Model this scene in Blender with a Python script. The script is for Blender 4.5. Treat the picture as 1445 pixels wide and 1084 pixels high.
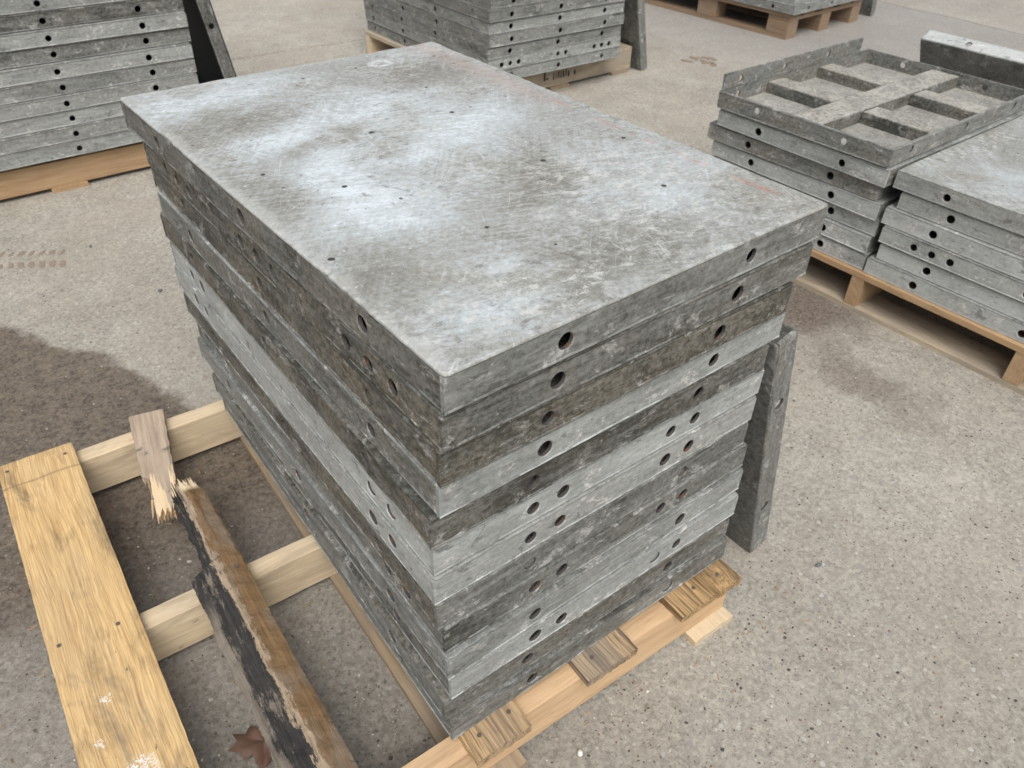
import bpy, bmesh, math, random
from mathutils import Matrix, Vector, Euler
random.seed(7)
RAD = math.radians
sc = bpy.context.scene
for o in list(bpy.data.objects): bpy.data.objects.remove(o)
C = sc.collection

# ------------------------------------------------------------------ camera
cam_d = bpy.data.cameras.new('camera'); cam = bpy.data.objects.new('camera', cam_d); C.objects.link(cam)
YAW, PITCH, ROLL, FPX = 0.872853, 0.668927, 0.034414, 1094.15
fw = Vector((math.cos(PITCH)*math.cos(YAW), math.cos(PITCH)*math.sin(YAW), -math.sin(PITCH)))
rt = fw.cross(Vector((0, 0, 1))).normalized(); up = rt.cross(fw)
r2 = rt*math.cos(ROLL)+up*math.sin(ROLL); u2 = -rt*math.sin(ROLL)+up*math.cos(ROLL)
M = Matrix((r2, u2, -fw)).transposed().to_4x4()
M.translation = Vector((-0.307616, -0.462877, 1.212676))
cam.matrix_world = M
cam_d.sensor_width = 36; cam_d.lens = FPX/1445*36; cam_d.clip_start = .02; cam_d.clip_end = 500
cam_d.dof.use_dof = True; cam_d.dof.focus_distance = 0.95; cam_d.dof.aperture_fstop = 11
sc.camera = cam

# ------------------------------------------------------------------ sky, sun, exposure (overcast)
SUN_AZ, SUN_EL = RAD(212), RAD(55)          # azimuth clockwise from +Y
w = bpy.data.worlds.new('World'); sc.world = w; w.use_nodes = True
wn = w.node_tree; wn.nodes.clear()
sky = wn.nodes.new('ShaderNodeTexSky'); sky.sky_type = 'NISHITA'; sky.sun_disc = False
sky.sun_elevation = SUN_EL; sky.sun_rotation = SUN_AZ; sky.air_density = 1.0; sky.dust_density = 4.0; sky.ozone_density = 1.0
hs = wn.nodes.new('ShaderNodeHueSaturation'); hs.inputs['Saturation'].default_value = .30
bg = wn.nodes.new('ShaderNodeBackground'); bg.inputs['Strength'].default_value = .13
wo = wn.nodes.new('ShaderNodeOutputWorld')
wn.links.new(sky.outputs[0], hs.inputs['Color']); wn.links.new(hs.outputs[0], bg.inputs[0]); wn.links.new(bg.outputs[0], wo.inputs[0])
sd = bpy.data.lights.new('sun', 'SUN'); sd.energy = 1.5; sd.angle = RAD(40); sd.color = (1, .965, .92)
so = bpy.data.objects.new('sun', sd); C.objects.link(so)
sdir = Vector((math.sin(SUN_AZ)*math.cos(SUN_EL), math.cos(SUN_AZ)*math.cos(SUN_EL), math.sin(SUN_EL)))
so.rotation_euler = sdir.to_track_quat('Z', 'Y').to_euler(); so.location = (0, 0, 6)
vs = sc.view_settings; vs.view_transform = 'Standard'; vs.look = 'None'; vs.gamma = 1; vs.use_curve_mapping = False
vs.exposure = 0.42
sc.cycles.max_bounces = 5; sc.cycles.use_adaptive_sampling = True; sc.cycles.adaptive_threshold = .02; sc.cycles.use_denoising = True

# ------------------------------------------------------------------ node helper
class NT:
    def __init__(s, name):
        s.m = bpy.data.materials.new(name); s.m.use_nodes = True; s.t = s.m.node_tree; s.t.nodes.clear()
        s.out = s.t.nodes.new('ShaderNodeOutputMaterial'); s.b = s.t.nodes.new('ShaderNodeBsdfPrincipled')
        s.t.links.new(s.b.outputs[0], s.out.inputs[0])
        s.tc = s.t.nodes.new('ShaderNodeTexCoord')
    def set(s, sock, v):
        if hasattr(v, 'is_linked') or isinstance(v, bpy.types.NodeSocket): s.t.links.new(v, sock)
        else:
            if isinstance(v, (tuple, list)) and len(v) == 3 and sock.type == 'RGBA': v = (*v, 1)
            sock.default_value = v
    def pos(s): return s.tc.outputs['Object']
    def geo(s): return s.t.nodes.new('ShaderNodeNewGeometry').outputs['Normal']
    def math(s, op, a, b=0.0, c=0.0, clamp=False):
        n = s.t.nodes.new('ShaderNodeMath'); n.operation = op; n.use_clamp = clamp
        for i, v in enumerate((a, b, c)): s.set(n.inputs[i], v)
        return n.outputs[0]
    def vm(s, op, a, b=(0, 0, 0), out=0):
        n = s.t.nodes.new('ShaderNodeVectorMath'); n.operation = op
        s.set(n.inputs[0], a); s.set(n.inputs[1], b); return n.outputs[out]
    def mapv(s, v, scale=(1, 1, 1), rot=(0, 0, 0), loc=(0, 0, 0)):
        n = s.t.nodes.new('ShaderNodeMapping'); s.set(n.inputs['Vector'], v)
        n.inputs['Scale'].default_value = scale; n.inputs['Rotation'].default_value = rot; n.inputs['Location'].default_value = loc
        return n.outputs[0]
    def noise(s, v, scale, detail=4, rough=.55, dist=0.0, col=False):
        n = s.t.nodes.new('ShaderNodeTexNoise'); s.set(n.inputs['Vector'], v); n.inputs['Scale'].default_value = scale
        n.inputs['Detail'].default_value = detail; n.inputs['Roughness'].default_value = rough; n.inputs['Distortion'].default_value = dist
        return n.outputs['Color' if col else 'Fac']
    def voro(s, v, scale, rnd=1.0):
        n = s.t.nodes.new('ShaderNodeTexVoronoi'); s.set(n.inputs['Vector'], v); n.inputs['Scale'].default_value = scale
        n.inputs['Randomness'].default_value = rnd
        return n.outputs['Distance'], n.outputs['Color']
    def mr(s, v, a, b, c=0.0, d=1.0, smooth=True):
        n = s.t.nodes.new('ShaderNodeMapRange'); n.interpolation_type = 'SMOOTHSTEP' if smooth else 'LINEAR'
        for i, x in enumerate((v, a, b, c, d)): s.set(n.inputs[i], x)
        return n.outputs[0]
    def mix(s, f, a, b, mode='MIX'):
        n = s.t.nodes.new('ShaderNodeMix'); n.data_type = 'RGBA'; n.blend_type = mode; n.clamp_factor = True
        s.set(n.inputs[0], f); s.set(n.inputs[6], a); s.set(n.inputs[7], b); return n.outputs[2]
    def sep(s, v):
        n = s.t.nodes.new('ShaderNodeSeparateXYZ'); s.set(n.inputs[0], v); return n.outputs
    def comb(s, x, y, z):
        n = s.t.nodes.new('ShaderNodeCombineXYZ'); [s.set(n.inputs[i], v) for i, v in enumerate((x, y, z))]; return n.outputs[0]
    def attr(s, name):
        n = s.t.nodes.new('ShaderNodeAttribute'); n.attribute_type = 'OBJECT'; n.attribute_name = name; return n.outputs['Fac']
    def seeded(s, v, k=37.0):
        a = s.math('MULTIPLY', s.attr('seed'), k); return s.vm('ADD', v, s.comb(a, s.math('MULTIPLY', a, 1.7), s.math('MULTIPLY', a, .6)))
    def bump(s, h, strength=.3, dist=.001, prev=None):
        n = s.t.nodes.new('ShaderNodeBump'); n.inputs['Strength'].default_value = strength; n.inputs['Distance'].default_value = dist
        s.set(n.inputs['Height'], h)
        if prev is not None: s.set(n.inputs['Normal'], prev)
        return n.outputs[0]
    def blob(s, v, cx, cy, rx, ry, rot=0.0, soft=.5):
        # v in metres; returns 1 inside an ellipse fading out
        p = s.vm('SUBTRACT', v, (cx, cy, 0)); p = s.mapv(p, (1, 1, 0), (0, 0, -rot)); p = s.vm('MULTIPLY', p, (1/rx, 1/ry, 0))
        return s.mr(s.vm('LENGTH', p, out=1), 1-soft, 1+soft, 1.0, 0.0)
    def done(s, col, rough, metal=0.0, normal=None, spec=.5):
        s.set(s.b.inputs['Base Color'], col); s.set(s.b.inputs['Roughness'], rough); s.set(s.b.inputs['Metallic'], metal)
        s.set(s.b.inputs['Specular IOR Level'], spec)
        if normal is not None: s.set(s.b.inputs['Normal'], normal)
        return s.m

def scratches(n, v, k=3, scale=9, th=.012, seed=0):
    """thin straight-ish scratch lines in a few directions"""
    tot = None
    rr = random.Random(seed)
    for i in range(k):
        a = rr.uniform(0, math.pi)
        p = n.mapv(v, (1, 1, 1), (0, 0, a), (rr.random()*9, rr.random()*9, 0))
        p = n.mapv(p, (1, .05, .2))
        f = n.noise(p, scale*14, 1, .5)
        line = n.mr(n.math('ABSOLUTE', n.math('SUBTRACT', f, .5)), 0, th, 1, 0)
        gate = n.mr(n.noise(n.mapv(v, (1, 1, 1), (0, 0, 0), (i*7.3, 3.1*i, 1)), scale*2.2, 3), .56, .66)
        g = n.math('MULTIPLY', line, gate)
        tot = g if tot is None else n.math('MAXIMUM', tot, g)
    return tot

# ------------------------------------------------------------------ materials
def alu_side(name='weathered_aluminium', boost=0.0):
    n = NT(name); p = n.seeded(n.pos())
    tone = n.math('ADD', n.attr('tone'), boost); warm = n.attr('warm'); dust = n.attr('dust')
    big = n.noise(p, 7, 5, .65); st = n.noise(n.vm('MULTIPLY', p, (7, 7, 60)), 1, 8, .74, .8); fine = n.noise(n.vm('MULTIPLY', p, (1, 1, 1.3)), 110, 7, .78, .3)
    f = n.math('ADD', tone, n.math('MULTIPLY', n.math('SUBTRACT', big, .5), .8))
    f = n.math('ADD', f, n.math('MULTIPLY', n.math('SUBTRACT', st, .5), 1.0))
    f = n.math('ADD', f, n.math('MULTIPLY', n.math('SUBTRACT', fine, .5), 1.05), clamp=True)
    col = n.mix(f, (.046, .045, .036), (.475, .495, .48))
    col = n.mix(n.math('MULTIPLY', n.mr(big, .40, .62), warm), col, n.mix(n.mr(fine, .36, .64), (.046, .037, .024), (.215, .180, .126)))
    # crisp cement residue and dark scabs
    cn = n.noise(n.vm('MULTIPLY', p, (1, 1, 1.5)), 19, 10, .76, .5)
    cem = n.mr(cn, .572, .590)
    col = n.mix(n.math('MULTIPLY', cem, n.mr(tone, 0, .8, .26, .72, False)), col, n.mix(n.mr(fine, .38, .62), (.26, .255, .235), (.70, .69, .66)))
    dk = n.mr(cn, .41, .39)
    col = n.mix(n.math('MULTIPLY', dk, .50), col, (.062, .058, .052))
    st2 = n.mr(n.noise(n.vm('MULTIPLY', p, (14, 14, 330)), 1, 3, .6), .66, .71)
    col = n.mix(n.math('MULTIPLY', st2, n.mr(tone, 0, .6, .12, .40, False)), col, (.66, .66, .64))
    col = n.mix(n.math('MULTIPLY', n.math('MULTIPLY', n.mr(fine, .30, .58), n.math('MULTIPLY', n.mr(n.sep(n.geo())[2], .5, .9), n.mr(cn, .42, .56, .65, 1))), dust), col, n.mix(big, (.34, .325, .285), (.52, .50, .445)))
    return n.done(col, n.mr(big, .3, .7, .52, .72), .10, n.bump(n.math('ADD', n.math('MULTIPLY', fine, .8), cn), .7, .0018), .35)
ALU = alu_side()
EDGE = alu_side('worn_bare_aluminium_edge', .22)
def bore_mat():
    n = NT('rusty_bolt_bore'); f = n.noise(n.seeded(n.pos()), 90, 4, .7)
    return n.done(n.mix(n.mr(f, .54, .66), (.07, .067, .064), (.16, .075, .04)), .75, .1)
BORE = bore_mat()

def alu_face(name, main=False):
    n = NT(name); p0 = n.pos(); p = n.seeded(p0)
    wv = n.vm('SUBTRACT', n.noise(p, 8, 4, .7, 0, True), (.5, .5, .5))
    pw = n.vm('ADD', p0, n.vm('MULTIPLY', wv, (.13, .13, 0)))
    mid = n.noise(p, 11, 9, .74, 1.0); fine = n.noise(n.mapv(p, (1, 1.35, 1), (0, 0, .55)), 105, 8, .80, .4)
    big = n.noise(p, 3.2, 4, .6, .4)
    f = n.math('ADD', n.math('MULTIPLY', n.math('SUBTRACT', big, .5), 1.0 if not main else .40), .52)
    f = n.math('ADD', f, n.math('MULTIPLY', n.math('SUBTRACT', mid, .5), .62))
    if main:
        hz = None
        for (cx, cy, rx, ry, rot, amp) in SHEEN_HAZE:
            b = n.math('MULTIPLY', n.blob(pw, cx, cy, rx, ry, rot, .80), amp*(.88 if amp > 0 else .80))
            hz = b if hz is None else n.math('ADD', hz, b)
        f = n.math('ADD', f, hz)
    f = n.math('ADD', f, n.math('MULTIPLY', n.math('SUBTRACT', fine, .5), 1.25))
    for ra, off in ((.35, 0), (-.9, 5), (1.25, 9)):
        sk = n.noise(n.mapv(n.mapv(p, (1, 1, 1), (0, 0, ra), (off, off, 0)), (9, 210, 1)), 1, 4, .65, .15)
        f = n.math('ADD', f, n.math('MULTIPLY', n.math('MULTIPLY', n.math('SUBTRACT', sk, .5), n.mr(n.noise(n.vm('ADD', p, (off, 1, 0)), 7, 2), .42, .62)), .45 if off else .6))
    f = n.math('ADD', f, 0.0, clamp=True)
    r = n.t.nodes.new('ShaderNodeValToRGB'); n.set(r.inputs[0], f); e = r.color_ramp.elements
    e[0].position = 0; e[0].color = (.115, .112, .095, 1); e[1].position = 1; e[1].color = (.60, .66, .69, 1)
    for q, c in ((.28, (.225, .221, .196, 1)), (.50, (.325, .333, .315, 1)), (.74, (.435, .468, .475, 1))):
        x = e.new(q); x.color = c
    col = r.outputs[0]
    br = n.mr(n.noise(p, 5, 4, .6, .3), .50, .70)
    col = n.mix(n.math('MULTIPLY', br, .52), col, n.mix(n.mr(fine, .36, .64), (.135, .122, .088), (.36, .335, .265)))
    # cement crust: pale plates with dark gaps, in patches
    cn = n.noise(n.mapv(p, (1, 1.6, 1), (0, 0, .4)), 44, 10, .84, .35); gate = n.noise(n.vm('ADD', p, (3, 1, 0)), 6, 3)
    gp = n.mr(gate, .44, .60)
    if main:
        gp = n.math('MAXIMUM', n.math('MULTIPLY', gp, .55), n.math('MAXIMUM', n.blob(pw, .43, .17, .16, .15, .2, .6), n.blob(pw, .16, .06, .22, .05, 0, .7)))
    col = n.mix(n.math('MULTIPLY', n.math('MULTIPLY', n.mr(cn, .53, .56), gp), .75), col, (.57, .575, .55))
    col = n.mix(n.math('MULTIPLY', n.math('MULTIPLY', n.mr(cn, .445, .415), n.mr(gate, .40, .55)), .60), col, (.125, .118, .10))
    s1 = scratches(n, p, 4, 5, .012, 1); col = n.mix(n.math('MULTIPLY', s1, .40), col, (.70, .72, .73))
    d, cc = n.voro(n.vm('ADD', p, n.vm('MULTIPLY', wv, (.02, .02, 0))), 26); sx = n.sep(cc)
    pit = n.math('MULTIPLY', n.mr(d, n.mr(sx[1], 0, 1, .03, .105), .115, 1, 0), n.mr(sx[0], .64, .65))
    col = n.mix(pit, col, (.045, .042, .038))
    d2, c2 = n.voro(n.vm('ADD', p, n.vm('MULTIPLY', wv, (.03, .03, 0))), 110); s3 = n.sep(c2)
    fl = n.math('MULTIPLY', n.mr(d2, .10, .24, 1, 0), n.mr(s3[0], .86, .87)); col = n.mix(n.math('MULTIPLY', fl, .6), col, (.13, .12, .11))
    fl2 = n.math('MULTIPLY', n.mr(d2, .10, .26, 1, 0), n.mr(s3[1], .90, .91)); col = n.mix(n.math('MULTIPLY', fl2, .5), col, (.70, .70, .67))
    if main:
        xyz = n.sep(p0)
        lx = n.math('ADD', xyz[0], n.math('MULTIPLY', n.math('SUBTRACT', n.noise(p, 9, 3), .5), .018))
        red = n.math('MULTIPLY', n.mr(n.math('ABSOLUTE', n.math('SUBTRACT', lx, .575)), .001, .008, 1, 0), n.mr(n.noise(n.vm('MULTIPLY', p, (2, 9, 1)), 1, 5, .7), .46, .60))
        red = n.math('MULTIPLY', red, n.mr(xyz[1], .05, .08))
        red = n.math('MULTIPLY', red, n.mr(fine, .40, .60, .1, 1))
        col = n.mix(n.math('MULTIPLY', red, .7), col, (.46, .14, .105))
        pk = n.math('MULTIPLY', n.mr(n.math('ABSOLUTE', n.math('SUBTRACT', lx, .57)), .0, .045, 1, 0), n.mr(xyz[1], .40, .6))
        col = n.mix(n.math('MULTIPLY', n.math('MULTIPLY', pk, n.mr(fine, .35, .6)), .45), col, (.40, .27, .23))
        for ax, lim in ((0, 0), (1, .914)):
            dd = n.math('ADD', n.math('ABSOLUTE', n.math('SUBTRACT', xyz[ax], lim)), n.math('MULTIPLY', n.math('SUBTRACT', mid, .5), .10))
            col = n.mix(n.math('MULTIPLY', n.mr(dd, .0, .016, 1, 0), .42), col, n.mix(fine, (.36, .355, .33), (.66, .66, .63)))
        rp = n.vm('LENGTH', n.vm('MULTIPLY', n.vm('SUBTRACT', n.vm('ADD', p0, n.vm('MULTIPLY', wv, (.05, .05, 0))), (.450, .845, 0)), (1, 1.25, 0)), out=1)
        ring = n.mr(n.math('ABSOLUTE', n.math('SUBTRACT', rp, .018)), .001, .012, 1, 0)
        col = n.mix(n.math('MULTIPLY', n.math('MULTIPLY', ring, n.mr(fine, .35, .6)), .75), col, (.64, .68, .66))
    return n.done(col, n.mr(mid, .3, .7, .44, .64), .10, n.bump(n.math('SUBTRACT', n.math('ADD', n.math('MULTIPLY', fine, .6), n.math('MULTIPLY', cn, .5)), pit), .4, .0012), .4)
SHEEN_HAZE = [(.183, .827, .10, .06, .2, .30), (.296, .662, .13, .08, .2, .34), (.113, .588, .07, .09, .1, .32), (.183, .432, .09, .08, -.2, .38), (.125, .315, .08, .07, .1, .34), (.374, .501, .12, .08, .3, .34), (.121, .125, .07, .06, .3, .26), (.095, .045, .10, .03, 0, .22), (.455, .20, .12, .10, .3, .16), (.04, .83, .03, .08, 0, .25), (.29, .36, .08, .06, 0, .10),  # pale blobs: cement haze with the bluish sky sheen painted into the colour
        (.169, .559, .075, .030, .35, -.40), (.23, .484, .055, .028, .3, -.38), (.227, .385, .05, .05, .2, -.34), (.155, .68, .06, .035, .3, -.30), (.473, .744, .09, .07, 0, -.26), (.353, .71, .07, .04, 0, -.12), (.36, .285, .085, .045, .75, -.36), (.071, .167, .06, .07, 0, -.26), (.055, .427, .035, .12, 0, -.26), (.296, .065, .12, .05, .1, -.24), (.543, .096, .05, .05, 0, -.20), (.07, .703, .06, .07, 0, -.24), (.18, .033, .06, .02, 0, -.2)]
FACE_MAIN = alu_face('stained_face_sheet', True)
FACE = alu_face('cement_stained_sheet')

def wood(name, light, dark, grey=0.0, gscale=1.0, knots=0.0, rough_bump=.4, contrast=.5, stain=.3, mould=0.0, g1w=2.4, g2w=2.2, rw=.13):
    n = NT(name); p0 = n.pos(); p = n.seeded(p0)
    warp = n.vm('MULTIPLY', n.vm('SUBTRACT', n.noise(n.vm('MULTIPLY', p, (3, 9, 9)), 1, 3, .5, 0, True), (.5, .5, .5)), (0, .035, .035))
    q = n.vm('ADD', p, warp)
    if knots:
        d, cc = n.voro(n.vm('MULTIPLY', p, (4.5, 9, 2)), 1); kk = n.mr(d, .05, .30, 1, 0)
        q = n.vm('ADD', q, n.comb(0, n.math('MULTIPLY', kk, .02), n.math('MULTIPLY', kk, .02)))
    g1 = n.noise(n.vm('MULTIPLY', q, (2.2, 75*gscale, 75*gscale)), 1, 5, .62, .3)
    g2 = n.noise(n.vm('MULTIPLY', q, (9, 320*gscale, 320*gscale)), 1, 3, .6)
    rings = n.math('SINE', n.math('MULTIPLY', n.noise(n.vm('MULTIPLY', q, (.9, 9, 9)), 1, 2, .4), 95))
    f = n.math('ADD', n.math('MULTIPLY', n.math('SUBTRACT', g1, .5), g1w*contrast), .5)
    f = n.math('ADD', f, n.math('MULTIPLY', rings, rw*contrast)); f = n.math('ADD', f, n.math('MULTIPLY', n.math('SUBTRACT', g2, .5), g2w*contrast), clamp=True)
    col = n.mix(f, dark, light)
    sn = n.noise(n.vm('MULTIPLY', p, (5, 14, 14)), 1, 5, .65, .6)
    col = n.mix(n.math('MULTIPLY', n.mr(sn, .48, .72), stain), col, (.13, .095, .06))
    if grey: col = n.mix(n.math('MULTIPLY', n.mr(n.noise(n.vm('MULTIPLY', p, (4, 12, 12)), 1, 4, .6), .36, .62), grey), col, (.23, .21, .185))
    sp = n.mr(n.noise(n.vm('MULTIPLY', p, (26, 70, 70)), 1, 4, .7, .5), .66, .73); col = n.mix(n.math('MULTIPLY', sp, .75*stain+.15), col, (.035, .028, .022))
    if knots:
        rg = n.math('SINE', n.math('MULTIPLY', d, 75)); sel = n.mr(n.sep(cc)[0], .62, .63)
        col = n.mix(n.math('MULTIPLY', n.math('MULTIPLY', n.math('MULTIPLY', kk, sel), n.mr(rg, -1, 1, .15, .75)), knots), col, (.20, .13, .07))
    if mould: col = n.mix(n.math('MULTIPLY', n.mr(n.noise(n.vm('MULTIPLY', p, (3, 9, 9)), 1, 6, .75, .8), .55, .64), mould), col, (.02, .02, .02))
    h = n.math('ADD', g1, n.math('MULTIPLY', g2, .6))
    return n.done(col, .72, 0, n.bump(h, rough_bump, .0022), .25)
W_PINE = wood('fresh_pine', (.62, .435, .26), (.44, .285, .16), 0, .8, .5, .3, .7, .18)
W_PALE = wood('pale_poplar', (.74, .605, .415), (.53, .41, .265), .22, .8, .8, .35, .65, .38)
W_OLD = wood('weathered_deck_wood', (.56, .385, .20), (.17, .10, .048), .30, 1.0, .6, 1.0, .8, 1.0, rw=.03, g1w=2.0, g2w=3.0)
W_OLD2 = wood('grey_brown_splintery_wood', (.46, .335, .20), (.11, .068, .040), .45, 1.0, .5, 1.0, 1.0, 1.0, rw=.03, g1w=2.4, g2w=3.0)
W_OLD3 = wood('dark_amber_splintery_wood', (.54, .345, .15), (.11, .06, .024), .18, .8, .8, 1.0, 1.0, 1.2, rw=.03, g1w=2.4, g2w=3.0)
W_DULL = wood('dull_bottom_board', (.44, .335, .22), (.22, .155, .095), .45, .8, .2, .5, .6, .35)
W_SILVER = wood('dusty_pallet_board', (.54, .45, .33), (.34, .27, .185), .5, .9, .3, .5, .7, .4)
W_ORANGE = wood('amber_pine', (.46, .315, .18), (.32, .20, .105), .1, .6, .5, .3, .7, .2)
W_BLOCK = wood('brown_pallet_wood', (.33, .225, .14), (.20, .13, .08), .25, .7, 0, .4, .6, .3)

def golden_board_mat():
    m = wood('golden_rough_board', (.74, .525, .265), (.40, .245, .10), .16, 1.3, 1.0, 1.0, .66, .85, rw=.03, g1w=1.5, g2w=3.4)
    m.name = 'golden_rough_board'
    t = m.node_tree; b = [x for x in t.nodes if x.type == 'BSDF_PRINCIPLED'][0]
    n = NT.__new__(NT); n.m = m; n.t = t; n.b = b; n.tc = [x for x in t.nodes if x.type == 'TEX_COORD'][0]
    col = b.inputs['Base Color'].links[0].from_socket; p = n.pos()
    # grey ghost lines and smudges
    gp = n.noise(n.vm('MULTIPLY', p, (7, 22, 22)), 1, 4, .65, .5); col = n.mix(n.mr(gp, .60, .74, 0, .55), col, (.30, .24, .17))
    xyz = n.sep(p)
    ln = n.mr(n.math('ABSOLUTE', n.math('SUBTRACT', n.math('ADD', xyz[0], n.math('MULTIPLY', n.noise(p, 20, 3), .012)), .952)), .001, .004, .55, 0)
    col = n.mix(ln, col, (.22, .15, .08))
    # flaky white paint drops
    for cx, cy, r in ((.262, -.004, .026), (.40, .012, .009), (.335, .035, .007)):
        pw = n.vm('ADD', p, n.vm('MULTIPLY', n.vm('SUBTRACT', n.noise(p, 110, 3, .7, 0, True), (.5, .5, .5)), (.03, .03, 0)))
        bl = n.blob(pw, cx, cy, r, r*.8, 0, .15); web = n.mr(n.noise(p, 190, 3, .6, 2.0), .50, .56)
        col = n.mix(n.math('MULTIPLY', bl, web), col, (.74, .73, .69))
    t.links.new(col, b.inputs['Base Color']); return m
W_GOLD = golden_board_mat()

def broken_mat():
    n = NT('rotten_split_wood'); p0 = n.pos(); p = n.seeded(p0)
    g1 = n.noise(n.vm('MULTIPLY', p, (5, 90, 90)), 1, 6, .68, .5); g2 = n.noise(n.vm('MULTIPLY', p, (14, 300, 300)), 1, 4, .65)
    f = n.math('ADD', n.math('MULTIPLY', n.math('SUBTRACT', g1, .5), 1.6), n.math('ADD', n.math('MULTIPLY', n.math('SUBTRACT', g2, .5), .8), .5), clamp=True)
    xyz = n.sep(p0); y = n.math('ADD', n.math('MULTIPLY', xyz[1], -1), n.math('MULTIPLY', n.math('SUBTRACT', n.noise(n.vm('MULTIPLY', p, (16, 60, 60)), 1, 7, .8), .5), .060))
    brown = n.mix(f, (.075, .044, .021), (.255, .160, .080)); brown = n.mix(n.mr(n.noise(n.vm('MULTIPLY', p, (6, 20, 20)), 1, 4, .6), .45, .62), brown, (.19, .145, .105))
    grey = n.mix(f, (.07, .06, .048), (.28, .24, .195)); tan = n.mix(f, (.14, .10, .065), (.46, .36, .255)); blk = n.mix(f, (.007, .007, .008), (.06, .056, .052))
    m_r = n.mr(y, .004, .008)                       # right of the ridge: brown
    m_t = n.math('MULTIPLY', n.mr(y, -.005, -.002), n.mr(y, .004, .008, 1, 0))
    bl = n.math('MULTIPLY', n.mr(y, -.040, -.030), n.mr(y, -.005, -.002, 1, 0))
    bl = n.math('MAXIMUM', bl, n.math('MULTIPLY', n.mr(xyz[0], .42, .50), n.mr(y, -.006, .000, 1, 0)))
    hole = n.mr(n.noise(n.vm('MULTIPLY', p, (12, 60, 60)), 1, 7, .80), .385, .475)
    col = n.mix(m_t, grey, tan); col = n.mix(n.math('MULTIPLY', bl, hole), col, blk); col = n.mix(m_r, col, brown)
    up = n.mr(xyz[0], .50, .56); col = n.mix(n.math('MULTIPLY', up, n.mr(y, -.004, .006)), col, n.mix(m_r, n.mix(f, (.20, .15, .11), (.42, .34, .26)), brown))
    tip = n.mr(xyz[0], .735, .75); col = n.mix(n.math('MULTIPLY', tip, n.mr(y, .0, .01)), col, n.mix(f, (.50, .38, .24), (.74, .62, .44)))
    return n.done(col, .8, 0, n.bump(n.math('ADD', g1, n.math('MULTIPLY', g2, .5)), .9, .003), .2)
W_ROT = broken_mat()

def splinter_mat():
    n = NT('splintered_grey_wood'); p0 = n.pos(); p = n.seeded(p0)
    g1 = n.noise(n.vm('MULTIPLY', p, (6, 80, 80)), 1, 5, .65, .3); g2 = n.noise(n.vm('MULTIPLY', p, (18, 260, 260)), 1, 3, .6)
    f = n.math('ADD', n.math('MULTIPLY', n.math('SUBTRACT', g1, .5), 1.5), n.math('ADD', n.math('MULTIPLY', n.math('SUBTRACT', g2, .5), .7), .5), clamp=True)
    xyz = n.sep(p0); x = n.math('ADD', xyz[0], n.math('MULTIPLY', n.math('SUBTRACT', n.noise(n.vm('MULTIPLY', p, (5, 90, 30)), 1, 4), .5), .34))
    col = n.mix(f, (.22, .165, .12), (.50, .405, .31)); sm = n.noise(n.vm('MULTIPLY', p, (14, 16, 16)), 1, 5, .7, .6)
    col = n.mix(n.mr(sm, .56, .66, 0, .75), col, (.10, .09, .085))
    fresh = n.mr(x, .178, .200); col = n.mix(fresh, col, n.mix(f, (.52, .37, .22), (.78, .64, .44)))
    return n.done(col, .75, 0, n.bump(g1, .7, .002), .25)
W_SPL = splinter_mat()

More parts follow.
